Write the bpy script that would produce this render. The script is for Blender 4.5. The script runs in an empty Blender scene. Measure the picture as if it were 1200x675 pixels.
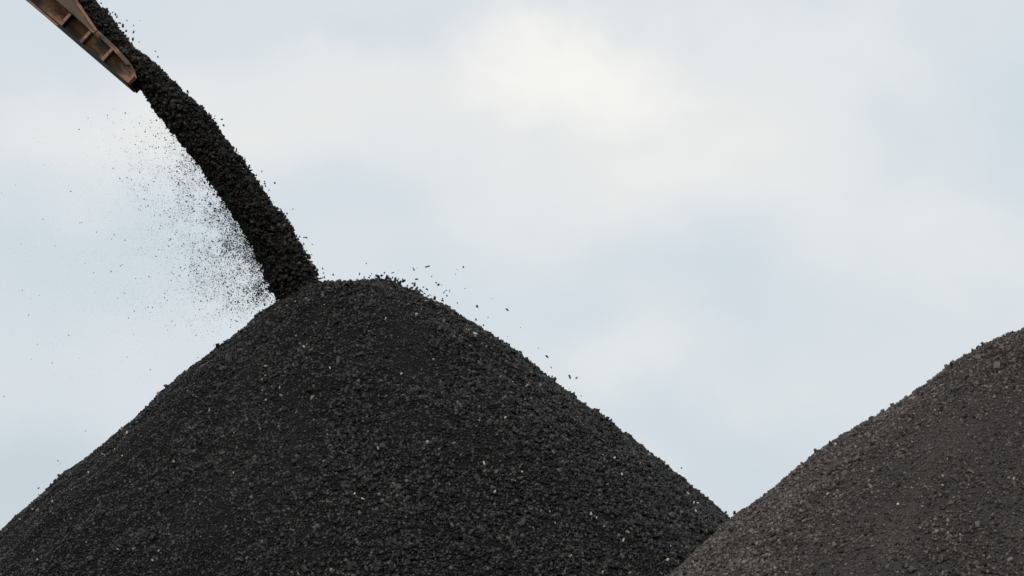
import bpy, bmesh, math, random
import numpy as np
from mathutils import Vector, Matrix, Euler

random.seed(7)
rng = np.random.default_rng(11)
scene = bpy.context.scene
COL = scene.collection

# ------------------------------------------------------------------ camera
CAM = Vector((0.0, 0.0, 1.7))
PITCH = math.radians(6.8)
LENS, SENSOR = 120.0, 36.0
cd = bpy.data.cameras.new('camera')
cam = bpy.data.objects.new('camera', cd)
COL.objects.link(cam)
cd.lens, cd.sensor_width = LENS, SENSOR
cd.clip_start, cd.clip_end = 0.5, 6000
cam.location = CAM
cam.rotation_euler = (math.pi / 2 + PITCH, 0, 0)
cd.dof.use_dof = True
cd.dof.focus_distance = 57.5
cd.dof.aperture_fstop = 4.5
scene.camera = cam

# ------------------------------------------------------------------ sun and sky
SUN_EL, SUN_AZ = math.radians(46), math.radians(208)   # azimuth clockwise from +Y (north)
sun_from = Vector((math.sin(SUN_AZ) * math.cos(SUN_EL), math.cos(SUN_AZ) * math.cos(SUN_EL), math.sin(SUN_EL)))
sd = bpy.data.lights.new('sun', 'SUN')
sd.energy, sd.angle, sd.color = 1.45, math.radians(10), (1.0, 0.965, 0.92)
sun = bpy.data.objects.new('sun', sd)
COL.objects.link(sun)
sun.rotation_euler = sun_from.to_track_quat('Z', 'Y').to_euler()
sun.location = (0, 0, 60)

world = bpy.data.worlds.new('World')
scene.world = world
world.use_nodes = True
nt = world.node_tree
nt.nodes.clear()


def node(tree, typ, **kw):
    n = tree.nodes.new(typ)
    for k, v in kw.items():
        setattr(n, k, v)
    return n


def direction(px, py):
    xs = (px - 600) / 1200 * SENSOR / LENS
    ys = (337.5 - py) / 1200 * SENSOR / LENS
    return Vector((xs, math.cos(PITCH) - ys * math.sin(PITCH), math.sin(PITCH) + ys * math.cos(PITCH)))


def build_sky():
    out = node(nt, 'ShaderNodeOutputWorld')
    sky = node(nt, 'ShaderNodeTexSky', sky_type='NISHITA', sun_disc=False)
    sky.sun_elevation, sky.sun_rotation = SUN_EL, SUN_AZ
    sky.air_density, sky.dust_density = 1.0, 3.0
    bg1 = node(nt, 'ShaderNodeBackground')
    bg1.inputs[1].default_value = 0.09
    nt.links.new(sky.outputs[0], bg1.inputs[0])
    tc = node(nt, 'ShaderNodeTexCoord')

    def math_(op, a, b=None, c=None, clamp=False):
        m = node(nt, 'ShaderNodeMath', operation=op, use_clamp=clamp)
        for i, v in enumerate((a, b, c)):
            if v is None:
                continue
            if isinstance(v, (int, float)):
                m.inputs[i].default_value = v
            else:
                nt.links.new(v, m.inputs[i])
        return m.outputs[0]

    def noise(scale, loc, stretch, detail, rough, dist=0.0):
        mp = node(nt, 'ShaderNodeMapping')
        mp.inputs['Location'].default_value = loc
        mp.inputs['Scale'].default_value = stretch
        nt.links.new(tc.outputs['Generated'], mp.inputs[0])
        n = node(nt, 'ShaderNodeTexNoise')
        n.inputs['Scale'].default_value = scale
        n.inputs['Detail'].default_value = detail
        n.inputs['Roughness'].default_value = rough
        n.inputs['Distortion'].default_value = dist
        nt.links.new(mp.outputs[0], n.inputs['Vector'])
        return n.outputs['Fac']

    # one cloud deck over the whole dome: broad billows and finer wisps
    broad = noise(7.0, (1.3, 0.2, 0.4), (1, 1, 2.0), 4, 0.5, 0.3)
    fine = noise(26.0, (0.2, 2.2, 1.4), (1, 1, 1.8), 5, 0.55, 0.4)
    thick = math_('ADD', math_('MULTIPLY', broad, 0.62), math_('MULTIPLY', fine, 0.38))
    val = math_('MULTIPLY', math_('SUBTRACT', thick, 0.5), 0.55)
    # a few recognisable cloud masses, each a soft patch with a wispy outline
    wob = node(nt, 'ShaderNodeVectorMath', operation='SCALE')
    nw = node(nt, 'ShaderNodeTexNoise')
    nw.inputs['Scale'].default_value = 16
    nw.inputs['Detail'].default_value = 4
    nt.links.new(tc.outputs['Generated'], nw.inputs['Vector'])
    off = node(nt, 'ShaderNodeVectorMath', operation='SUBTRACT')
    off.inputs[1].default_value = (0.5, 0.5, 0.5)
    nt.links.new(nw.outputs['Color'], off.inputs[0])
    nt.links.new(off.outputs[0], wob.inputs[0])
    wob.inputs['Scale'].default_value = 0.07
    vec = node(nt, 'ShaderNodeVectorMath', operation='ADD')
    nt.links.new(tc.outputs['Generated'], vec.inputs[0])
    nt.links.new(wob.outputs[0], vec.inputs[1])
    pxr = SENSOR / LENS / 1200
    for (px, py, rx, ry, w) in CLOUDS:
        d = direction(px, py).normalized()
        s = node(nt, 'ShaderNodeVectorMath', operation='SUBTRACT')
        s.inputs[1].default_value = d
        nt.links.new(vec.outputs[0], s.inputs[0])
        m = node(nt, 'ShaderNodeVectorMath', operation='MULTIPLY')
        m.inputs[1].default_value = (1 / (rx * pxr), 1 / (rx * pxr), 1 / (ry * pxr))
        nt.links.new(s.outputs[0], m.inputs[0])
        ln = node(nt, 'ShaderNodeVectorMath', operation='LENGTH')
        nt.links.new(m.outputs[0], ln.inputs[0])
        mr = node(nt, 'ShaderNodeMapRange', interpolation_type='SMOOTHERSTEP')
        mr.inputs['From Min'].default_value = 0
        mr.inputs['From Max'].default_value = 1.6
        mr.inputs['To Min'].default_value = w
        mr.inputs['To Max'].default_value = 0
        nt.links.new(ln.outputs['Value'], mr.inputs['Value'])
        val = math_('ADD', val, mr.outputs[0])
    fac = math_('ADD', val, 0.46, clamp=True)
    ramp = node(nt, 'ShaderNodeValToRGB')
    e = ramp.color_ramp.elements
    e[0].position, e[0].color = 0.0, (0.562, 0.642, 0.70, 1)
    e[1].position, e[1].color = 1.0, (0.972, 0.962, 0.925, 1)
    for pos, c in ((0.25, (0.652, 0.724, 0.778, 1)), (0.5, (0.738, 0.790, 0.826, 1)), (0.75, (0.842, 0.852, 0.848, 1))):
        x = e.new(pos)
        x.color = c
    nt.links.new(fac, ramp.inputs[0])
    bg2 = node(nt, 'ShaderNodeBackground')
    nt.links.new(ramp.outputs[0], bg2.inputs[0])
    bg2.inputs[1].default_value = 1.0
    mix = node(nt, 'ShaderNodeMixShader')
    mix.inputs[0].default_value = 0.93
    nt.links.new(bg1.outputs[0], mix.inputs[1])
    nt.links.new(bg2.outputs[0], mix.inputs[2])
    nt.links.new(mix.outputs[0], out.inputs[0])


CLOUDS = [
    (620, 70, 170, 60, 0.28), (800, 150, 300, 120, 0.33), (690, 60, 260, 60, 0.10), (300, 130, 280, 90, 0.28),
    (100, 190, 160, 60, 0.12), (1010, 270, 200, 70, 0.12), (470, 20, 120, 45, -0.08), (1180, 110, 110, 110, -0.18),
    (870, 340, 200, 90, -0.15), (60, 40, 120, 60, -0.14), (1090, 330, 170, 110, 0.08), (740, 425, 130, 80, 0.20),
    (120, 300, 220, 90, -0.18), (60, 460, 140, 70, -0.02), (440, 260, 170, 60, -0.06), (860, 530, 140, 70, -0.22),
    (20, 580, 130, 80, -0.34), (1010, 30, 120, 50, 0.08), (560, 330, 120, 60, -0.06), (960, 390, 70, 90, 0.08),
]
build_sky()

vs = scene.view_settings
vs.view_transform, vs.look, vs.exposure, vs.gamma = 'Standard', 'None', 0.0, 1.0
vs.use_curve_mapping = False
scene.render.filter_size = 1.5
scene.cycles.max_bounces = 6
scene.cycles.filter_width = 1.5


# ------------------------------------------------------------------ helpers
def at(px, py, Y):
    d = direction(px, py)
    return CAM + d * (Y / d.y)


def project(P):
    """world points (n,3) -> photograph pixels, used only to choose how finely to cover a slope"""
    q = P - np.array(CAM)
    f = q[:, 1] * math.cos(PITCH) + q[:, 2] * math.sin(PITCH)
    u = -q[:, 1] * math.sin(PITCH) + q[:, 2] * math.cos(PITCH)
    k = 1200 * LENS / SENSOR
    return 600 + q[:, 0] / f * k, 337.5 - u / f * k


_tab = rng.random((8, 256, 256))


def vnoise(x, y, seed=0):
    t = _tab[seed % 8]
    x = np.asarray(x, float) + 37.3 * seed + 1000
    y = np.asarray(y, float) + 11.9 * seed + 1000
    xi, yi = np.floor(x).astype(int), np.floor(y).astype(int)
    fx, fy = x - xi, y - yi
    fx, fy = fx * fx * (3 - 2 * fx), fy * fy * (3 - 2 * fy)
    a, b = t[xi & 255, yi & 255], t[(xi + 1) & 255, yi & 255]
    c, d = t[xi & 255, (yi + 1) & 255], t[(xi + 1) & 255, (yi + 1) & 255]
    return (a * (1 - fx) + b * fx) * (1 - fy) + (c * (1 - fx) + d * fx) * fy - 0.5


def fbm(x, y, octaves=4, seed=0, gain=0.5):
    s, a, f = 0, 1.0, 1.0
    for k in range(octaves):
        s = s + a * vnoise(x * f, y * f, seed + k)
        a *= gain
        f *= 2.03
    return s


def link(o, parent=None):
    COL.objects.link(o)
    if parent is not None:
        o.parent = parent
    return o


def tag(o, label=None, cat=None, group=None, kind=None):
    for k, v in (('label', label), ('category', cat), ('group', group), ('kind', kind)):
        if v:
            o[k] = v
    return o


def empty(name, loc, label, cat, group=None):
    o = bpy.data.objects.new(name, None)
    o.location = loc
    o.empty_display_size = 0.5
    link(o)
    return tag(o, label, cat, group)


def tri_mesh(name, V, T, mat, tone=None, smooth=False):
    me = bpy.data.meshes.new(name)
    me.vertices.add(len(V))
    me.vertices.foreach_set('co', np.ascontiguousarray(V, dtype=np.float32).ravel())
    n, w = T.shape
    me.loops.add(n * w)
    me.loops.foreach_set('vertex_index', np.ascontiguousarray(T, dtype=np.int32).ravel())
    me.polygons.add(n)
    me.polygons.foreach_set('loop_start', np.arange(0, n * w, w, dtype=np.int32))
    me.polygons.foreach_set('loop_total', np.full(n, w, dtype=np.int32))
    if smooth:
        me.polygons.foreach_set('use_smooth', np.ones(n, dtype=bool))
    me.update(calc_edges=True)
    if tone is not None:
        at_ = me.attributes.new('tone', 'FLOAT', 'POINT')
        at_.data.foreach_set('value', np.ascontiguousarray(tone, dtype=np.float32))
    me.materials.append(mat)
    return me


CUBE = np.array([(x, y, z) for x in (-1, 1) for y in (-1, 1) for z in (-1, 1)], float) * 0.5
CT = np.array([(0, 1, 3), (0, 3, 2), (4, 6, 7), (4, 7, 5), (0, 4, 5), (0, 5, 1),
               (2, 3, 7), (2, 7, 6), (0, 2, 6), (0, 6, 4), (1, 5, 7), (1, 7, 3)])


def rotations(n):
    q = rng.normal(size=(n, 4))
    q /= np.linalg.norm(q, axis=1)[:, None]
    w, x, y, z = q.T
    R = np.empty((n, 3, 3))
    R[:, 0, 0], R[:, 0, 1], R[:, 0, 2] = 1 - 2 * (y * y + z * z), 2 * (x * y - z * w), 2 * (x * z + y * w)
    R[:, 1, 0], R[:, 1, 1], R[:, 1, 2] = 2 * (x * y + z * w), 1 - 2 * (x * x + z * z), 2 * (y * z - x * w)
    R[:, 2, 0], R[:, 2, 1], R[:, 2, 2] = 2 * (x * z - y * w), 2 * (y * z + x * w), 1 - 2 * (x * x + y * y)
    return R


def lump_verts(n):
    v = CUBE[None] + rng.uniform(-0.27, 0.27, size=(n, 8, 3))
    asp = np.stack([rng.uniform(0.9, 1.3, n), rng.uniform(0.75, 1.0, n), rng.uniform(0.55, 0.95, n)], 1)
    return v * asp[:, None, :]


def lumps(name, P, size, mat, tone):
    """broken angular pieces, every one with its own shape, joined into one mesh"""
    n = len(P)
    V = lump_verts(n) * np.asarray(size)[:, None, None]
    V = np.einsum('nij,nkj->nki', rotations(n), V) + P[:, None, :]
    T = CT[None] + (np.arange(n) * 8)[:, None, None]
    return tri_mesh(name, V.reshape(-1, 3), T.reshape(-1, 3), mat, np.repeat(tone, 8))


TETRA = np.array([(1, 1, 1), (1, -1, -1), (-1, 1, -1), (-1, -1, 1)], float) * 0.42


def grains(name, P, size, mat, tone=0.15):
    n = len(P)
    V = (TETRA[None] + rng.uniform(-0.15, 0.15, size=(n, 4, 3))) * size[:, None, None]
    V = np.einsum('nij,nkj->nki', rotations(n), V) + P[:, None, :]
    T = np.array([(0, 1, 2), (0, 3, 1), (0, 2, 3), (1, 3, 2)])[None] + (np.arange(n) * 4)[:, None, None]
    return tri_mesh(name, V.reshape(-1, 3), T.reshape(-1, 3), mat, np.repeat(np.broadcast_to(tone, n), 4))


# ------------------------------------------------------------------ materials
def principled(name):
    m = bpy.data.materials.new(name)
    m.use_nodes = True
    t = m.node_tree
    return m, t, t.nodes['Principled BSDF']


def ramp_node(t, stops):
    r = t.nodes.new('ShaderNodeValToRGB')
    e = r.color_ramp.elements
    e[0].position, e[0].color = stops[0][0], (*stops[0][1], 1)
    e[1].position, e[1].color = stops[-1][0], (*stops[-1][1], 1)
    for p, c in stops[1:-1]:
        x = e.new(p)
        x.color = (*c, 1)
    return r


def coal_mat(name, dark, light, rough=0.55, spec=0.35, attr=True, bump=0.25):
    """tone 0..1 picks a grey between dark and light; painted glints sit near light"""
    m, t, b = principled(name)
    tc = t.nodes.new('ShaderNodeTexCoord')
    n = t.nodes.new('ShaderNodeTexNoise')
    n.inputs['Scale'].default_value = 26
    n.inputs['Detail'].default_value = 5
    t.links.new(tc.outputs['Object'], n.inputs['Vector'])
    if attr:
        a = t.nodes.new('ShaderNodeAttribute')
        a.attribute_name = 'tone'
        src = a.outputs['Fac']
    else:
        a = t.nodes.new('ShaderNodeObjectInfo')
        src = a.outputs['Random']
    ma = t.nodes.new('ShaderNodeMath')
    ma.operation = 'MULTIPLY_ADD'
    ma.inputs[1].default_value = 0.35
    t.links.new(n.outputs['Fac'], ma.inputs[0])
    t.links.new(src, ma.inputs[2])
    sb = t.nodes.new('ShaderNodeMath')
    sb.operation = 'SUBTRACT'
    sb.inputs[1].default_value = 0.17
    sb.use_clamp = True
    t.links.new(ma.outputs[0], sb.inputs[0])
    r = ramp_node(t, [(0, dark), (1, light)])
    t.links.new(sb.outputs[0], r.inputs[0])
    t.links.new(r.outputs[0], b.inputs['Base Color'])
    b.inputs['Roughness'].default_value = rough
    b.inputs['Specular IOR Level'].default_value = spec
    n2 = t.nodes.new('ShaderNodeTexNoise')
    n2.inputs['Scale'].default_value = 60
    n2.inputs['Detail'].default_value = 4
    t.links.new(tc.outputs['Object'], n2.inputs['Vector'])
    bp = t.nodes.new('ShaderNodeBump')
    bp.inputs['Strength'].default_value = bump
    bp.inputs['Distance'].default_value = 0.02
    t.links.new(n2.outputs['Fac'], bp.inputs['Height'])
    t.links.new(bp.outputs[0], b.inputs['Normal'])
    return m


M_COAL = coal_mat('coal_black', (0.0026, 0.0024, 0.0026), (0.125, 0.117, 0.110), 0.42, 0.16)
M_COAL_PART = coal_mat('coal_black_lump', (0.006, 0.0056, 0.0060), (0.036, 0.0335, 0.033), 0.4, 0.24, attr=False)
M_FINES = coal_mat('coal_fines', (0.0072, 0.0067, 0.0068), (0.0165, 0.0153, 0.0152), 0.9, 0.05, attr=True, bump=0.6)
M_BROWN = coal_mat('coal_brown', (0.020, 0.0172, 0.0155), (0.255, 0.225, 0.205), 0.7, 0.15)
M_BROWN_PART = coal_mat('coal_brown_lump', (0.032, 0.0275, 0.0245), (0.13, 0.114, 0.104), 0.65, 0.18, attr=False)
M_BROWN_FINES = coal_mat('coal_brown_fines', (0.040, 0.0355, 0.033), (0.060, 0.054, 0.050), 0.95, 0.08, attr=True, bump=0.6)
M_STREAM_PART = coal_mat('coal_falling_lump', (0.006, 0.0054, 0.0050), (0.034, 0.031, 0.027), 0.6, 0.15, attr=False)
M_PALE = coal_mat('pale_stone', (0.06, 0.055, 0.046), (0.58, 0.52, 0.43), 0.6, 0.4, attr=False)
M_STREAM = coal_mat('coal_falling', (0.0045, 0.0040, 0.0036), (0.075, 0.068, 0.058), 0.6, 0.15)


def rust_mat(name, greys=0.5, seed=0.0):
    m, t, b = principled(name)
    tc = t.nodes.new('ShaderNodeTexCoord')
    mp = t.nodes.new('ShaderNodeMapping')
    mp.inputs['Location'].default_value = (seed, seed * 2, 0)
    mp.inputs['Scale'].default_value = (1.0, 2.4, 1.0)
    t.links.new(tc.outputs['Object'], mp.inputs[0])
    n = t.nodes.new('ShaderNodeTexNoise')
    n.inputs['Scale'].default_value = 2.2
    n.inputs['Detail'].default_value = 7
    n.inputs['Roughness'].default_value = 0.62
    n.inputs['Distortion'].default_value = 0.6
    t.links.new(mp.outputs[0], n.inputs['Vector'])
    r = ramp_node(t, [(0.24, (0.045, 0.037, 0.031)), (0.38, (0.115, 0.090, 0.070)),
                      (0.43 + 0.12 * greys, (0.15, 0.098, 0.068)), (0.57, (0.38, 0.19, 0.105)), (0.8, (0.22, 0.15, 0.11))])
    t.links.new(n.outputs['Fac'], r.inputs[0])
    t.links.new(r.outputs[0], b.inputs['Base Color'])
    b.inputs['Roughness'].default_value = 0.8
    b.inputs['Specular IOR Level'].default_value = 0.25
    n2 = t.nodes.new('ShaderNodeTexNoise')
    n2.inputs['Scale'].default_value = 45
    n2.inputs['Detail'].default_value = 5
    t.links.new(tc.outputs['Object'], n2.inputs['Vector'])
    bp = t.nodes.new('ShaderNodeBump')
    bp.inputs['Strength'].default_value = 0.4
    bp.inputs['Distance'].default_value = 0.01
    t.links.new(n2.outputs['Fac'], bp.inputs['Height'])
    t.links.new(bp.outputs[0], b.inputs['Normal'])
    return m


M_RUST = rust_mat('rusty_plate', 0.4, 0.3)
M_SKIRT = rust_mat('dusty_skirt_plate', 1.0, 4.1)
M_RIB = rust_mat('dusty_rib', 1.3, 2.2)
M_SHADED, _t, _b = principled('shaded_steel')  # near-black steel: shade under the flange and ribs put into the colour
_n = _t.nodes.new('ShaderNodeTexNoise')
_n.inputs['Scale'].default_value = 9
_n.inputs['Detail'].default_value = 6
_r = ramp_node(_t, [(0.3, (0.010, 0.009, 0.009)), (0.7, (0.035, 0.027, 0.022))])
_t.links.new(_n.outputs['Fac'], _r.inputs[0])
_t.links.new(_r.outputs[0], _b.inputs['Base Color'])
_b.inputs['Roughness'].default_value = 0.8

M_GROUND, _t, _b = principled('yard_ground')
_tc = _t.nodes.new('ShaderNodeTexCoord')
_n = _t.nodes.new('ShaderNodeTexNoise')
_n.inputs['Scale'].default_value = 0.6
_n.inputs['Detail'].default_value = 10
_t.links.new(_tc.outputs['Object'], _n.inputs['Vector'])
_r = ramp_node(_t, [(0.3, (0.020, 0.019, 0.018)), (0.7, (0.085, 0.077, 0.068))])
_t.links.new(_n.outputs['Fac'], _r.inputs[0])
_t.links.new(_r.outputs[0], _b.inputs['Base Color'])
_b.inputs['Roughness'].default_value = 0.95

# ------------------------------------------------------------------ ground
gx = np.concatenate([[-4000, -1000, -250], np.linspace(-80, 80, 41), [250, 1000, 4000]])
gy = np.concatenate([[-3000, -600, -100], np.linspace(-20, 140, 41), [300, 1000, 5000]])
X, Y = np.meshgrid(gx, gy, indexing='ij')
Z = 0.12 * fbm(X / 9, Y / 9, 3, 5) * (np.abs(X) < 81) * (Y > -21) * (Y < 141) - 0.06
nx, ny = X.shape
idx = np.arange(nx * ny).reshape(nx, ny)
Q = np.stack([idx[:-1, :-1], idx[1:, :-1], idx[1:, 1:], idx[:-1, 1:]], -1).reshape(-1, 4)
ground = link(bpy.data.objects.new('ground', tri_mesh('ground', np.stack([X, Y, Z], -1).reshape(-1, 3), Q, M_GROUND, None, True)))
tag(ground, 'dark coal yard ground under the stockpiles', None, None, 'structure')


# ------------------------------------------------------------------ stockpiles
class Pile:
    def __init__(s, px, py, Y, left, right, seed, rough, front=1.0):
        s.c = at(px, py, Y)
        k = SENSOR / LENS / 1200 * Y
        s.L = (np.array([p[0] for p in left]) * k, np.array([p[1] for p in left]) * k)
        s.R = (np.array([p[0] for p in right]) * k, np.array([p[1] for p in right]) * k)
        s.seed, s.rough, s.front, s.k = seed, rough, front, k

    @staticmethod
    def prof(t, r):
        xs, ys = t
        sl = (ys[-1] - ys[-2]) / (xs[-1] - xs[-2])
        return np.where(r > xs[-1], ys[-1] + (r - xs[-1]) * sl, np.interp(r, xs, ys))

    def h(s, x, y, detail=True):
        dx, dy = x - s.c.x, y - s.c.y
        r = np.sqrt(dx * dx + dy * dy) + 1e-6
        t = 0.5 + 0.5 * dx / r
        t = t * t * (3 - 2 * t)
        z = s.c.z - (s.prof(s.L, r) * (1 - t) + s.prof(s.R, r) * t)
        if detail:
            edge = np.clip(r / 2.0, 0.25, 1)
            th = np.arctan2(dy, dx)
            z = z + s.rough * edge * (0.16 * fbm(x / 2.3, y / 2.3, 2, s.seed) * np.clip(-dy / 2, 0, 1)
                                      + 0.07 * fbm(x / 0.55, y / 0.55, 3, s.seed + 3)
                                      + 0.10 * vnoise(th * 9, r / 3.0, s.seed + 2) * np.clip(-dy / 2, 0, 1))
            z = z + s.rough * (0.075 * fbm(x / 0.16, y / 0.16, 2, s.seed + 4) + 0.09 * np.clip(fbm(x / 0.30, y / 0.30, 2, s.seed + 5) - 0.25, 0, 1))
        return z

    def normal(s, x, y):
        e = 0.12
        a = (s.h(x + e, y, False) - s.h(x - e, y, False)) / (2 * e)
        b = (s.h(x, y + e, False) - s.h(x, y - e, False)) / (2 * e)
        n = np.stack([-a, -b, np.ones_like(a)], -1)
        return n / np.linalg.norm(n, axis=-1)[:, None]


def axis(lo, f0, f1, hi, step, coarse):
    a = np.arange(f0, f1, step)
    l = np.arange(lo, f0, coarse)
    r = np.arange(f1, hi + coarse, coarse)
    return np.concatenate([l, a, r])


def pile_base(name, pile, mat, root, xa, ya):
    X, Y = np.meshgrid(xa, ya, indexing='ij')
    Z = np.maximum(pile.h(X, Y), -0.6)
    nx, ny = X.shape
    idx = np.arange(nx * ny).reshape(nx, ny)
    Q = np.stack([idx[:-1, :-1], idx[1:, :-1], idx[1:, 1:], idx[:-1, 1:]], -1).reshape(-1, 4)
    keep = (Z.ravel()[Q].max(1) > -0.55)
    Q = Q[keep]
    tone = np.clip(0.4 + 0.8 * fbm(X / 0.8, Y / 0.8, 4, pile.seed + 1), 0, 1).ravel()
    V = np.stack([X, Y, Z], -1).reshape(-1, 3) - np.array(root.location)
    used, inv = np.unique(Q, return_inverse=True)
    me = tri_mesh(name, V[used], inv.reshape(Q.shape), mat, tone[used], False)
    return link(bpy.data.objects.new(name, me), root)


def slope_points(pile, n, x0, x1, y0, y1, accept, others=()):
    """random points over the slope that faces the yard, thinned by accept(x, y)"""
    got, tot = [], 0
    while tot < n:
        x = rng.uniform(x0, x1, 60000)
        y = rng.uniform(y0, y1, 60000)
        z = pile.h(x, y)
        u, v = project(np.stack([x, y, z], 1))
        ok = (u > -130) & (u < 1480) & (v < 760) & (rng.random(60000) < accept(x, y))
        for q in others:
            ok &= z > q.h(x, y) - 0.05
        P = np.stack([x, y, z], 1)[ok]
        got.append(P)
        tot += len(P)
    return np.concatenate(got)[:n]


PART_MESHES = []


def part_meshes(mat, count, seed):
    out = []
    for i in range(count):
        V = lump_verts(1)[0]
        bm = bmesh.new()
        for v in V:
            bm.verts.new(v)
        for extra in range(12):
            d = rng.normal(size=3)
            d /= np.linalg.norm(d)
            bm.verts.new(d * rng.uniform(0.5, 0.66) * np.array([1.1, 0.9, 0.75]))
        bmesh.ops.convex_hull(bm, input=bm.verts)
        loose = [v for v in bm.verts if not v.link_faces]
        bmesh.ops.delete(bm, geom=loose, context='VERTS')
        me = bpy.data.meshes.new('lump')
        bm.to_mesh(me)
        bm.free()
        me.materials.append(mat)
        out.append(me)
    return out


def place_parts(name, meshes, P, sizes, root):
    base = np.array(root.location)
    for p, s in zip(P, sizes):
        o = bpy.data.objects.new(name, random.choice(meshes))
        o.location = p - base
        o.rotation_euler = (random.uniform(0, 6.28), random.uniform(0, 6.28), random.uniform(0, 6.28))
        s = float(s)
        o.scale = (s * random.uniform(0.9, 1.2), s * random.uniform(0.75, 1.0), s * random.uniform(0.6, 0.95))
        link(o, root)


def spread(P, n, gap):
    """n of the points, none closer than gap to another"""
    out = []
    cell = {}
    for p in P:
        k = (int(p[0] // gap), int(p[1] // gap))
        if any((k[0] + i, k[1] + j) in cell for i in (-1, 0, 1) for j in (-1, 0, 1)):
            continue
        cell[k] = 1
        out.append(p)
        if len(out) >= n:
            break
    return np.array(out)


P1 = Pile(445, 328, 60.0,
          [(0, 0), (25, 3), (45, 7), (65, 9), (92, 14), (118, 28), (145, 49), (184, 83), (215, 107), (235, 121), (251, 137), (268, 152), (288, 172), (309, 188), (344, 219), (377, 247), (399, 265), (445, 308)],
          [(0, 0), (14, 2), (26, 10), (47, 20), (84, 38), (111, 55), (130, 68), (156, 85), (206, 127), (248, 159), (288, 187), (352, 237), (412, 288)],
          1, 1.0)
P2 = Pile(1345, 335, 44.0,
          [(0, 0), (60, 11), (105, 31), (148, 54), (189, 70), (237, 97), (281, 132), (338, 162), (381, 190), (425, 222), (453, 246), (485, 270), (557, 334)],
          [(0, 0), (60, 11), (105, 31), (145, 50), (237, 98), (338, 163), (425, 230), (557, 334)],
          4, 0.8)

big_pile = empty('coal_pile', (P1.c.x, P1.c.y, 0), 'tall black coal pile whose peak the falling coal stream lands on', 'coal pile')
small_pile = empty('coal_pile', (P2.c.x, P2.c.y, 0), 'lower brownish grey coal pile cut off by the right edge', 'coal pile')

# broken ground of each heap
pile_base('fine_coal', P1, M_FINES, big_pile, axis(-17, -13.6, 5.4, 12, 0.042, 0.2), axis(44, 50.2, 61.2, 75, 0.046, 0.2))
pile_base('fine_coal', P2, M_BROWN_FINES, small_pile, axis(-4, 1.0, 12.8, 21, 0.038, 0.2), axis(32, 36.5, 44.8, 56, 0.042, 0.2))


def size_field1(x, y):
    """0 in the matt bands of fine coal, 1 where coarse pieces have rolled; coarser towards the right-hand flank"""
    dx, dy = x - P1.c.x, y - P1.c.y
    th = np.arctan2(dy, dx)
    r = np.sqrt(dx * dx + dy * dy)
    f = 0.50 + 0.85 * fbm(th * 4.2, r / 2.6, 3, 6) + 0.5 * fbm(x / 0.5, y / 0.5, 2, 2) + 0.34 * np.clip(dx / 4 + 0.15, -1.0, 1)
    return np.clip(f, 0, 1)


def size_field2(x, y):
    dx, dy = x - P2.c.x, y - P2.c.y
    th = np.arctan2(dy, dx)
    r = np.sqrt(dx * dx + dy * dy)
    f = 0.45 + 1.1 * fbm(th * 3.4 + 5, r / 1.6, 3, 3) + 0.6 * fbm(x / 0.4, y / 0.4, 2, 5)
    return np.clip(f, 0, 1)


def cover(pile, root, sf, mat, n_mid, n_fine, box, px_m, others, coarse, tone_mid, shade):
    base_tone = tone_mid
    P = slope_points(pile, n_mid, *box, lambda x, y: 0.25 + 0.75 * sf(x, y), others)
    f = sf(P[:, 0], P[:, 1])
    sz = (1.35 + 1.9 * f * rng.random(len(P)) + 1.5 * rng.random(len(P)) ** 4) * px_m
    sz = sz * (1 + coarse * np.clip((P[:, 0] - pile.c.x) / 5, -0.5, 1))
    tone_mid = tone_mid + shade(P[:, 0], P[:, 1])
    tone = np.clip(tone_mid - 0.045 + rng.normal(0, 0.17, len(P)) + 0.8 * (rng.random(len(P)) > 0.90) * rng.random(len(P)) ** 1.5, 0.0, 1)  # rare bright tones: paler pieces, and facet glints painted as colour
    P = P + pile.normal(P[:, 0], P[:, 1]) * (sz * rng.uniform(-0.05, 0.35, len(P)))[:, None]
    F = slope_points(pile, n_fine, *box, lambda x, y: 0.9 + 0 * x, others)
    fz = (0.8 + 1.1 * rng.random(len(F))) * px_m
    ft = np.clip(base_tone + shade(F[:, 0], F[:, 1]) + rng.normal(0, 0.12, len(F)) + 0.9 * (rng.random(len(F)) > 0.965) * rng.random(len(F)), 0.0, 1)  # the few bright grains are pale specks and painted sparkle
    F = F + pile.normal(F[:, 0], F[:, 1]) * (fz * 0.3)[:, None]
    base = np.array(root.location)
    o = link(bpy.data.objects.new('small_coal_pieces', lumps('small_coal_pieces', P - base, sz, mat, tone)), root)
    tag(o, kind='stuff')
    o = link(bpy.data.objects.new('coal_grit', grains('coal_grit', F - base, fz * 1.25, mat, ft)), root)
    tag(o, kind='stuff')


cover(P1, big_pile, size_field1, M_COAL, 72000, 80000, (-14.5, 6.0, 49.5, 61.2), 0.015, (P2,), 0.14, 0.22,
      lambda x, y: 0.05 - 0.10 * size_field1(x, y) - 0.025 * np.clip((x - P1.c.x) / 4, -1, 1))
cover(P2, small_pile, size_field2, M_BROWN, 36000, 42000, (0.8, 13.2, 36.0, 44.8), 0.011, (), 0.0, 0.27,
      lambda x, y: 0.15 * fbm(np.arctan2(y - P2.c.y, x - P2.c.x) * 4, (x + y) / 4, 3, 7) - 0.035 * np.clip((x - 4.5) / 2.5, -1, 1))

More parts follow.
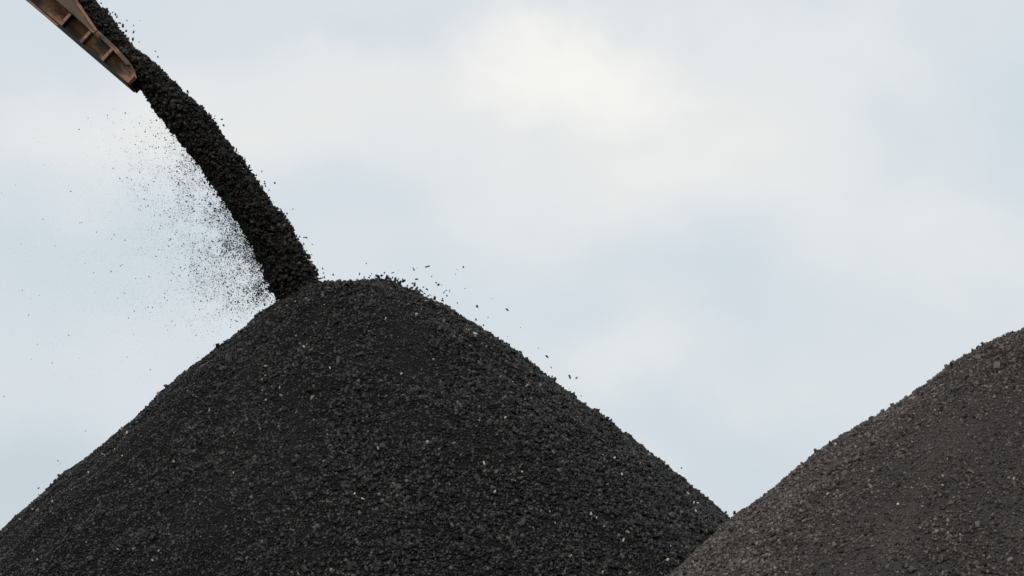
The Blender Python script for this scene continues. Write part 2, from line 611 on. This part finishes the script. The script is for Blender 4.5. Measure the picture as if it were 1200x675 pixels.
L3 = part_meshes(M_STREAM_PART, 10, 4)
L1 = part_meshes(M_COAL_PART, 14, 1)
L2 = part_meshes(M_BROWN_PART, 14, 2)
LP = part_meshes(M_PALE, 8, 3)
pts = slope_points(P1, 9000, -12.2, 4.6, 51.2, 60.4, lambda x, y: size_field1(x, y) ** 2, (P2,))
pts = spread(pts, 290, 0.16)
place_parts('coal_lump', L1, pts + P1.normal(pts[:, 0], pts[:, 1]) * 0.03, 0.060 + 0.045 * rng.random(len(pts)) ** 2, big_pile)
pts = slope_points(P2, 7000, 1.5, 9.0, 37.2, 44.2, lambda x, y: size_field2(x, y) ** 2)
pts = spread(pts, 260, 0.10)
place_parts('coal_lump', L2, pts + P2.normal(pts[:, 0], pts[:, 1]) * 0.02, 0.044 + 0.035 * rng.random(len(pts)) ** 2, small_pile)
pts = slope_points(P1, 6000, -12.2, 4.6, 51.2, 60.2, lambda x, y: 0.10 + 0.90 * (fbm(x / 0.8, y / 0.8, 2, 4) > 0.12), (P2,))
pts = spread(pts, 290, 0.07)
place_parts('pale_stone', LP, pts + P1.normal(pts[:, 0], pts[:, 1]) * 0.03, 0.018 + 0.034 * rng.random(len(pts)) ** 3, big_pile)
pts = slope_points(P2, 3000, 1.5, 9.0, 37.2, 44.2, lambda x, y: 0.5 + 0 * x)
pts = spread(pts, 60, 0.12)
place_parts('pale_stone', LP, pts + P2.normal(pts[:, 0], pts[:, 1]) * 0.02, 0.014 + 0.016 * rng.random(len(pts)) ** 2, small_pile)

# ------------------------------------------------------------------ falling stream
EDGES = [((-150, -262), (-180, -205)), ((-40, -150), (-66, -98)), ((60, -52), (38, -12)), ((100, -14), (79, 18)), ((119, 8), (103, 37)), ((136, 30), (123, 57)), ((154, 54), (142, 79)),
         ((186, 80), (164, 103)), ((210, 103), (184, 131)), ((232, 122), (200, 152)), ((250, 143), (214, 167)),
         ((268, 168), (230, 189)), ((286, 192), (248, 214)), ((307, 220), (262, 233)), ((323, 244), (276, 253)),
         ((340, 267), (292, 282)), ((357, 295), (305, 308)), ((374, 324), (314, 332)), ((386, 346), (325, 351)), ((396, 362), (338, 372))]
YS = 59.75
EU = np.array([tuple(at(*e[0], YS)) for e in EDGES])
EL = np.array([tuple(at(*e[1], YS)) for e in EDGES])
seg = np.concatenate([[0], np.cumsum(np.linalg.norm(np.diff((EU + EL) / 2, axis=0), axis=1))])


def stream_point(s, rr, ang):
    """s metres down the stream, rr 0..1 from its middle, ang round it"""
    U = np.stack([np.interp(s, seg, EU[:, i]) for i in range(3)], -1)
    L = np.stack([np.interp(s, seg, EL[:, i]) for i in range(3)], -1)
    C = (U + L) / 2
    H = (U - L) / 2
    dep = 0.40
    return C + H * (rr * np.cos(ang))[..., None] + np.array([0, -1.0, 0]) * (dep * rr * np.sin(ang))[..., None]


foot = at(352, 345, YS)
stream = empty('falling_coal_stream', foot, 'thick black stream of coal pouring from the rusty chute onto the peak', 'coal stream')
ns, na = 420, 72
S, A = np.meshgrid(np.linspace(0, seg[-1], ns), np.linspace(0, 2 * math.pi, na, endpoint=False), indexing='ij')
rr = 0.84 + 0.12 * fbm(S / 0.22, np.cos(A) * 2.2 + 5, 3, 1) + 0.14 * fbm(S / 0.16, np.sin(A) * 2.5, 2, 6)
V = stream_point(S, rr, A).reshape(-1, 3) - np.array(foot)
idx = np.arange(ns * na).reshape(ns, na)
nxt = np.roll(idx, -1, axis=1)
Q = np.stack([idx[:-1], idx[1:], nxt[1:], nxt[:-1]], -1).reshape(-1, 4)
core = link(bpy.data.objects.new('dense_coal', tri_mesh('dense_coal', V, Q, M_STREAM, np.full(ns * na, 0.08))), stream)
tag(core, kind='stuff')
n = 24000
s = rng.uniform(0.6, seg[-1] - 0.2, n)
ang = rng.uniform(0, 2 * math.pi, n)
clump = 0.11 * fbm(s / 0.30, 4 + np.cos(ang), 3, 2)
low = np.clip((s - seg[8]) / (seg[-1] - seg[8]), 0, 1)
rad = 0.93 + clump + 0.13 * fbm(s / 0.20, np.cos(ang) * 2 + 9, 2, 3) + rng.normal(0, 0.06, n) + (0.05 + 0.16 * low) * rng.exponential(1, n) * (rng.random(n) < 0.12)
P = stream_point(s, rad, ang) - np.array(foot)
sz = (1.1 + 3.8 * rng.random(n) ** 3) * 0.015
sz = np.where(rad > 1.1, np.minimum(sz, rng.uniform(0.014, 0.034, n)), sz)
tone = np.clip(0.22 + rng.normal(0, 0.15, n) + 0.8 * (rng.random(n) > 0.93) * rng.random(n), 0, 1)  # wide spread and bright outliers paint highlights onto the falling pieces
o = link(bpy.data.objects.new('small_coal_pieces', lumps('small_coal_pieces', P, sz, M_STREAM, tone)), stream)
tag(o, kind='stuff')
n = 240
s = np.sort(rng.uniform(seg[5], seg[-1] - 0.35, n))
ang = rng.uniform(-0.25, math.pi + 0.25, n)
P = stream_point(s, 0.93 + rng.normal(0, 0.04, n), ang)
place_parts('coal_lump', L3, P, 0.052 + 0.045 * rng.random(n) ** 2, stream)

# ------------------------------------------------------------------ fine spray beside the stream
n = 72000
t = rng.beta(2.6, 1.15, n)
ey = 118 + t * (352 - 118)
ex = np.interp(ey, [e[1][1] for e in EDGES], [e[1][0] for e in EDGES])
near = rng.random(n)
mean = np.where(near < 0.42, 8 + 16 * t, np.where(near < 0.84, 34 + 44 * t, 125))
dist = rng.exponential(1, n) * mean - 10
px = ex - dist
py = ey + rng.normal(0, 6, n) + np.clip(dist, 0, 400) * rng.normal(0.14, 0.34, n)
keep = (vnoise(px / 17, py / 17, 1) + 0.6 * vnoise(px / 7, py / 7, 3) + rng.uniform(-0.45, 0.60, n) > -0.08)
slope_y = np.interp(px, [-200, 0, 157, 300, 328, 345], [780, 620, 495, 370, 350, 340])
keep &= (py < slope_y + 2) & (py > 85 + np.clip(dist, 0, 40) * 0.4)
px, py, dist, near = px[keep], py[keep], dist[keep], near[keep]
depth = YS + rng.normal(0, 0.28, len(px)) - 0.05
P = np.array([tuple(at(a, b, c)) for a, b, c in zip(px, py, depth)])
gs = (0.32 + 0.45 * rng.random(len(P)) ** 2 * (dist < 90) + 1.3 * (rng.random(len(P)) < np.where(dist < 45, 0.13, np.where(dist < 130, 0.05, 0.012))) * rng.random(len(P))) * 0.0150
spray0 = Vector(P.mean(0))
o = bpy.data.objects.new('coal_dust_spray', grains('coal_dust_spray', P - np.array(spray0), gs, M_STREAM))
o.location = spray0
link(o)
tag(o, 'haze of tiny black coal grains drifting left below the falling stream', 'dust', None, 'stuff')

# ------------------------------------------------------------------ single lumps in the air
FL = part_meshes(M_COAL_PART, 12, 5)


def flying(px, py, d, label, group, Y=None, stretch=1.0):
    o = bpy.data.objects.new('flying_coal_lump', random.choice(FL))
    o.location = at(px, py, Y if Y else 60.0 + random.uniform(-0.5, 0.4))
    o.rotation_euler = (random.uniform(0, 6.28), random.uniform(0, 6.28), random.uniform(0, 6.28))
    k = d * 0.0150
    o.scale = (k * 1.1 * stretch, k * 0.85, k * 0.8)
    link(o)
    tag(o, label, 'coal lump', group)


OWN = {(468, 175): 'left one of two dark coal lumps just over the highest hump of the tall pile',
       (503, 172): 'right one of two dark coal lumps just over the highest hump of the tall pile',
       (550, 187): 'coal lump almost touching the crest, just right of the dark pair over the hump',
       (625, 205): 'wide coal lump in the air where the crest hump begins to slope right',
       (700, 218): 'uppermost of three close coal lumps at the right end of the crest hump',
       (668, 230): 'coal lump nearly resting on the right end of the crest hump',
       (792, 252): 'flat coal lump in the air above the long slanting one, right of the hump',
       (808, 290): 'long slanting coal lump just off the slope right of the crest hump',
       (968, 372): 'lowest coal lump in the air beside the upper right slope, close to it'}
a = lambda x, y: (380 + x / 7.5, 300 + y / 7.5)
for x, y, d in [(309, 157, 1.8), (350, 190, 2.4), (404, 175, 1.6), (415, 155, 1.3), (468, 175, 3.6), (503, 172, 3.4), (529, 147, 1.9), (550, 187, 3.0),
                (568, 175, 1.4), (600, 147, 1.9), (625, 205, 3.6), (600, 190, 1.8), (652, 202, 1.6), (700, 218, 3.4), (668, 230, 3.2), (643, 218, 2.0),
                (788, 120, 1.8), (810, 205, 2.2), (792, 252, 3.4), (775, 240, 2.0), (808, 290, 3.8), (770, 280, 2.4), (845, 302, 2.6), (902, 292, 2.0),
                (872, 274, 1.4), (930, 343, 1.6), (968, 372, 3.2), (985, 235, 1.7), (1003, 252, 2.4), (1045, 395, 2.2), (1078, 350, 1.7), (1072, 302, 1.3),
                (1101, 315, 1.2), (1032, 258, 1.1), (445, 187, 1.3), (1050, 325, 1.2), (1040, 375, 1.3), (880, 330, 1.8), (912, 350, 2.2), (730, 262, 1.8),
                (575, 200, 2.6), (480, 190, 2.0), (395, 190, 1.5), (285, 208, 1.6), (860, 312, 1.7), (1105, 445, 2.2), (690, 205, 1.4), (945, 180, 1.0), (370, 67, 1.2), (815, 108, 0.9), (650, 128, 0.9),
                (1155, 160, 0.9), (1165, 120, 1.0)]:
    if (x, y) in OWN:
        flying(*a(x, y), d, OWN[(x, y)], None, stretch=random.uniform(0.9, 1.15))
        continue
    if x < 450:
        lb, gp = 'tiny coal speck skimming the left half of the crest of the tall pile', 'coal specks over the left half of the crest'
    elif x < 720 and y > 140:
        lb, gp = 'small coal lump in the low spray right over the highest hump of the tall pile', 'coal lumps over the highest hump'
    elif y >= 225:
        lb, gp = 'small coal lump hovering close above the slope where the crest starts to fall right', 'coal lumps low over the shoulder right of the crest'
    else:
        lb, gp = 'faint coal speck high in the sky right of the crest hump', 'coal specks high over the shoulder right of the crest'
    flying(*a(x, y), d, lb, gp, stretch=random.uniform(0.8, 1.2))
flying(501.2, 312.5, 3.2, 'largest coal lump hanging alone in the sky above the crest', None, stretch=1.05)
OWN2 = {(559, 359): 'left one of two level coal lumps in the sky above the upper right flank',
        (594.5, 363): 'right one of two level coal lumps in the sky above the upper right flank',
        (543, 313): 'coal speck high in the sky right of the largest flying lump',
        (640.8, 417.8): 'coal lump in the air up and left of the larger pair over the right flank',
        (675.5, 443): 'smaller right-hand coal lump of the pair above the right flank',
        (716, 492): 'coal lump standing proud of the right flank below the airborne pair',
        (798.5, 548.5): 'coal speck in the air above the lower right flank near the notch'}
G2, T2 = 'coal lumps bouncing down the right flank', 'tiny black coal lump bouncing in the air above the right flank of the tall pile'
for x, y, d in [(559, 359, 2.6), (594.5, 363, 2.2), (543, 313, 1.6), (484, 314, 1.4), (518, 352, 1.7), (521, 342, 1.3), (527, 340, 1.3), (557.5, 374.5, 1.9), (566.5, 381, 1.8),
                (640.8, 417.8, 2.6), (646, 430.6, 1.5), (675.5, 443, 1.9), (667, 455.5, 1.2), (681, 464, 1.2), (798.5, 548.5, 1.5), (594.7, 394.5, 1.0), (572, 372, 1.1),
                (577, 350, 0.8), (610, 384, 0.9), (631, 408, 1.0), (545, 338, 0.9), (536, 355, 1.2), (716, 492, 2.4), (647, 441, 1.8)]:
    if (x, y) in OWN2:
        flying(x, y, d, OWN2[(x, y)], None)
        continue
    if d < 1.35:
        lb, gp = 'barely visible coal speck in the sky above the right flank of the tall pile', 'faint coal specks above the right flank'
    else:
        lb, gp = T2, G2
    flying(x, y, d, lb, gp)
flying(667.6, 441.4, 3.0, 'coal lump in the air halfway down the right flank, larger one of a pair', None)
flying(860.8, 601.0, 2.6, 'coal lump in the air in the notch between the two piles', None, Y=57.0)
for x, y, d in [(125, 11, 2.6), (135.4, 17, 2.0), (129, 16, 1.8), (132, 14.5, 1.5), (156.6, 30, 1.8), (156.6, 37.6, 2.4), (163, 49, 1.3), (182, 60, 1.4), (185, 66.5, 1.7),
                (172, 69, 1.9), (220, 107.5, 2.0), (164, 24, 1.0), (219.6, 107, 1.8), (245, 133, 2.6), (260, 140, 1.8), (262, 146.8, 2.3), (307, 201, 1.8), (322, 214.5, 2.0),
                (332, 252, 3.2), (337, 257.6, 2.2), (359, 278.4, 1.7), (356, 286, 1.6), (380, 325, 1.8), (148, 36, 2.6), (144, 30, 3.2), (140, 27, 2.6), (137, 20, 2.2), (149, 24, 1.1),
                (157, 100, 1.0), (311, 218, 1.6), (372, 316, 2.0), (238, 126, 2.0)]:
    own = {(332, 252): 'dark coal lump breaking away from the upper edge halfway down the stream',
           (144, 30): 'largest coal lump breaking off the coal heaped in the chute',
           (156.6, 30): 'upper coal lump of three spaced one below another right of the chute',
           (245, 133): 'coal lump poking out of the upper edge a third of the way down the stream',
           (262, 146.8): 'lower one of two coal lumps in the sky by the upper third of the stream',
           (260, 140): 'upper one of two coal lumps in the sky by the upper third of the stream',
           (322, 214.5): 'lone coal lump in the sky right of the middle of the stream',
           (125, 11): 'coal lump nearest the top edge of the picture, beside the chute'}.get((x, y))
    if own:
        flying(x, y, d, own, None, Y=YS)
        continue
    if y < 75:
        lb, gp = 'small coal lump in the sky beside the coal heaped in the chute', 'coal lumps beside the chute'
    elif y < 180:
        lb, gp = 'small coal lump off the upper edge of the stream just past the chute mouth', 'coal lumps off the upper half of the stream'
    else:
        lb, gp = 'small coal lump off the upper edge of the stream near its foot', 'coal lumps off the lower half of the stream'
    flying(x, y, d, lb, gp, Y=YS + random.uniform(-0.3, 0.3))
flying(155.6, 46, 3.4, 'chunky coal lump in the sky just right of the chute mouth, above the stream', None, Y=YS)
flying(362, 300.5, 5.2, 'big coal lump sticking out of the upper edge of the stream near its foot', None, Y=YS - 0.1)
G4, T4 = 'coal specks in the sky over the left flank', 'lone black coal speck in the sky over the left flank of the tall pile'
for x, y, d in [(126, 135.4, 1.3), (68, 540, 1.6), (45.3, 572, 1.7), (126, 139, 1.0), (100, 505, 0.9)]:
    flying(x, y, d, T4, G4)

# ------------------------------------------------------------------ discharge chute
K = SENSOR / LENS / 1200 * 59.3
o0, o1 = at(32, 0, 59.3), at(157, 107, 59.3)
ax = (o1 - o0).normalized()
fr = Vector((0, -1, 0))
up = ax.cross(fr).normalized()
if up.z < 0:
    up = -up
to_cam = (CAM - o0).normalized()
best = min((math.radians(q / 4) for q in range(-60, 60)), key=lambda q: abs(to_cam.dot(Matrix.Rotation(q, 3, ax) @ up) + 0.036))
roll = Matrix.Rotation(best, 3, ax)      # leans so that only a sliver of the underside shows from the yard
up, fr = roll @ up, roll @ fr
o0 = o0 + up * (1.9 * K)
chute = empty('discharge_chute', o0, 'rusty brown steel chute with stiffening ribs in the top left corner', 'chute')
chute.matrix_world = Matrix.Translation(o0) @ Matrix((ax, up, fr)).transposed().to_4x4()


def prism(name, poly, n0, n1, mat, bevel=0.006, taper=0.0):
    """outline in (along, up) photo-sized units of the side plate, given real thickness n0..n1 metres"""
    bm = bmesh.new()
    lo = [bm.verts.new((a_ * K, h_ * K, n0)) for a_, h_ in poly]
    hi = [bm.verts.new((a_ * K, h_ * K, n1)) for a_, h_ in poly]
    bm.faces.new(lo[::-1])
    bm.faces.new(hi)
    if taper:
        for v in hi:
            v.co.z = taper * (0.35 + 0.65 * v.co.y / (20.2 * K))
    m_ = len(poly)
    for i in range(m_):
        bm.faces.new((lo[i], lo[(i + 1) % m_], hi[(i + 1) % m_], hi[i]))
    bmesh.ops.recalc_face_normals(bm, faces=bm.faces)
    if bevel:
        bmesh.ops.bevel(bm, geom=bm.edges[:], offset=bevel, segments=1, affect='EDGES')
    me = bpy.data.meshes.new(name)
    bm.to_mesh(me)
    bm.free()
    me.materials.append(mat)
    ob = bpy.data.objects.new(name, me)
    link(ob, chute)
    return ob


A0, D = -330, 0.30
side = [(A0, 0.5), (161, 0.5), (161.5, 12.5), (154, 17.0), (144, 20.8), (133, 22.5), (122, 24), (106, 25), (86, 25.5), (A0, 25.5)]
prism('side_plate', side, -0.03, 0.0, M_RUST, 0.003)
prism('side_plate', side, -0.95, -0.92, M_RUST, 0.003)
prism('floor_plate', [(A0, 0.5), (160, 0.5), (160, 2.2), (A0, 2.2)], -0.918, -0.032, M_SHADED, 0.003)
prism('bottom_flange', [(A0, -0.8), (158, -0.8), (158, 0.48), (A0, 0.48)], -0.95, D, M_SHADED, 0.003)
prism('skirt_plate', [(A0, 19.5), (60, 19.4), (91, 18.2), (93.5, 24.4), (46, 37), (17, 42), (A0, 44)], D - 0.02, D + 0.03, M_SKIRT, 0.004)
prism('skirt_plate', [(A0, 20.5), (88.5, 20.0), (91, 26.6), (46, 39), (20, 44), (A0, 46)], -1.03, -0.955, M_SKIRT, 0.004)
prism('skirt_shelf', [(A0, 19.7), (85, 19.2), (85, 20.4), (A0, 20.8)], 0.003, D - 0.023, M_RUST, 0.003)
prism('skirt_lip', [(A0, 40.5), (17, 38.5), (46, 33.4), (92.2, 21.2), (93.2, 23.9), (46, 36.2), (17, 41.2), (A0, 43.2)], D + 0.033, D + 0.055, M_RUST, 0.003)
prism('edge_strip', [(95, 20.0), (108, 19.4), (126, 18), (138, 16.6), (144, 15.6), (146, 18.6), (141, 20.2), (131, 21.5), (120, 23), (96, 24.2)], 0.003, D * 0.45, M_SKIRT, 0.004)
for a_ in (-285, -245, -205, -165, -125, -85, -45, -5, 58.5, 90.5, 124):
    ob = prism('stiffener_rib', [(a_ - 3.0, 0.55), (a_ - 2.2, 0.55), (a_ - 2.2, 19.0), (a_ - 3.0, 19.0)], 0.003, D - 0.025, M_SHADED, 0.002)
    f_ = prism('rib_flange', [(a_ - 5.6, 0.55), (a_ - 2.0, 0.55), (a_ - 2.0, 18.6), (a_ - 5.6, 18.6)], D - 0.022, D, M_RIB, 0.003)
    f_.parent = ob
prism('end_flange', [(158.2, 0.55), (160.6, 0.55), (161, 12), (158.6, 12)], 0.003, D * 0.7, M_RIB, 0.003)
prism('bottom_rail', [(A0, -4.2), (-8, -4.0), (36, -3.6), (52, -2.8), (54, -1.3), (A0, -1.3)], D - 0.05, D + 0.01, M_RIB, 0.004)
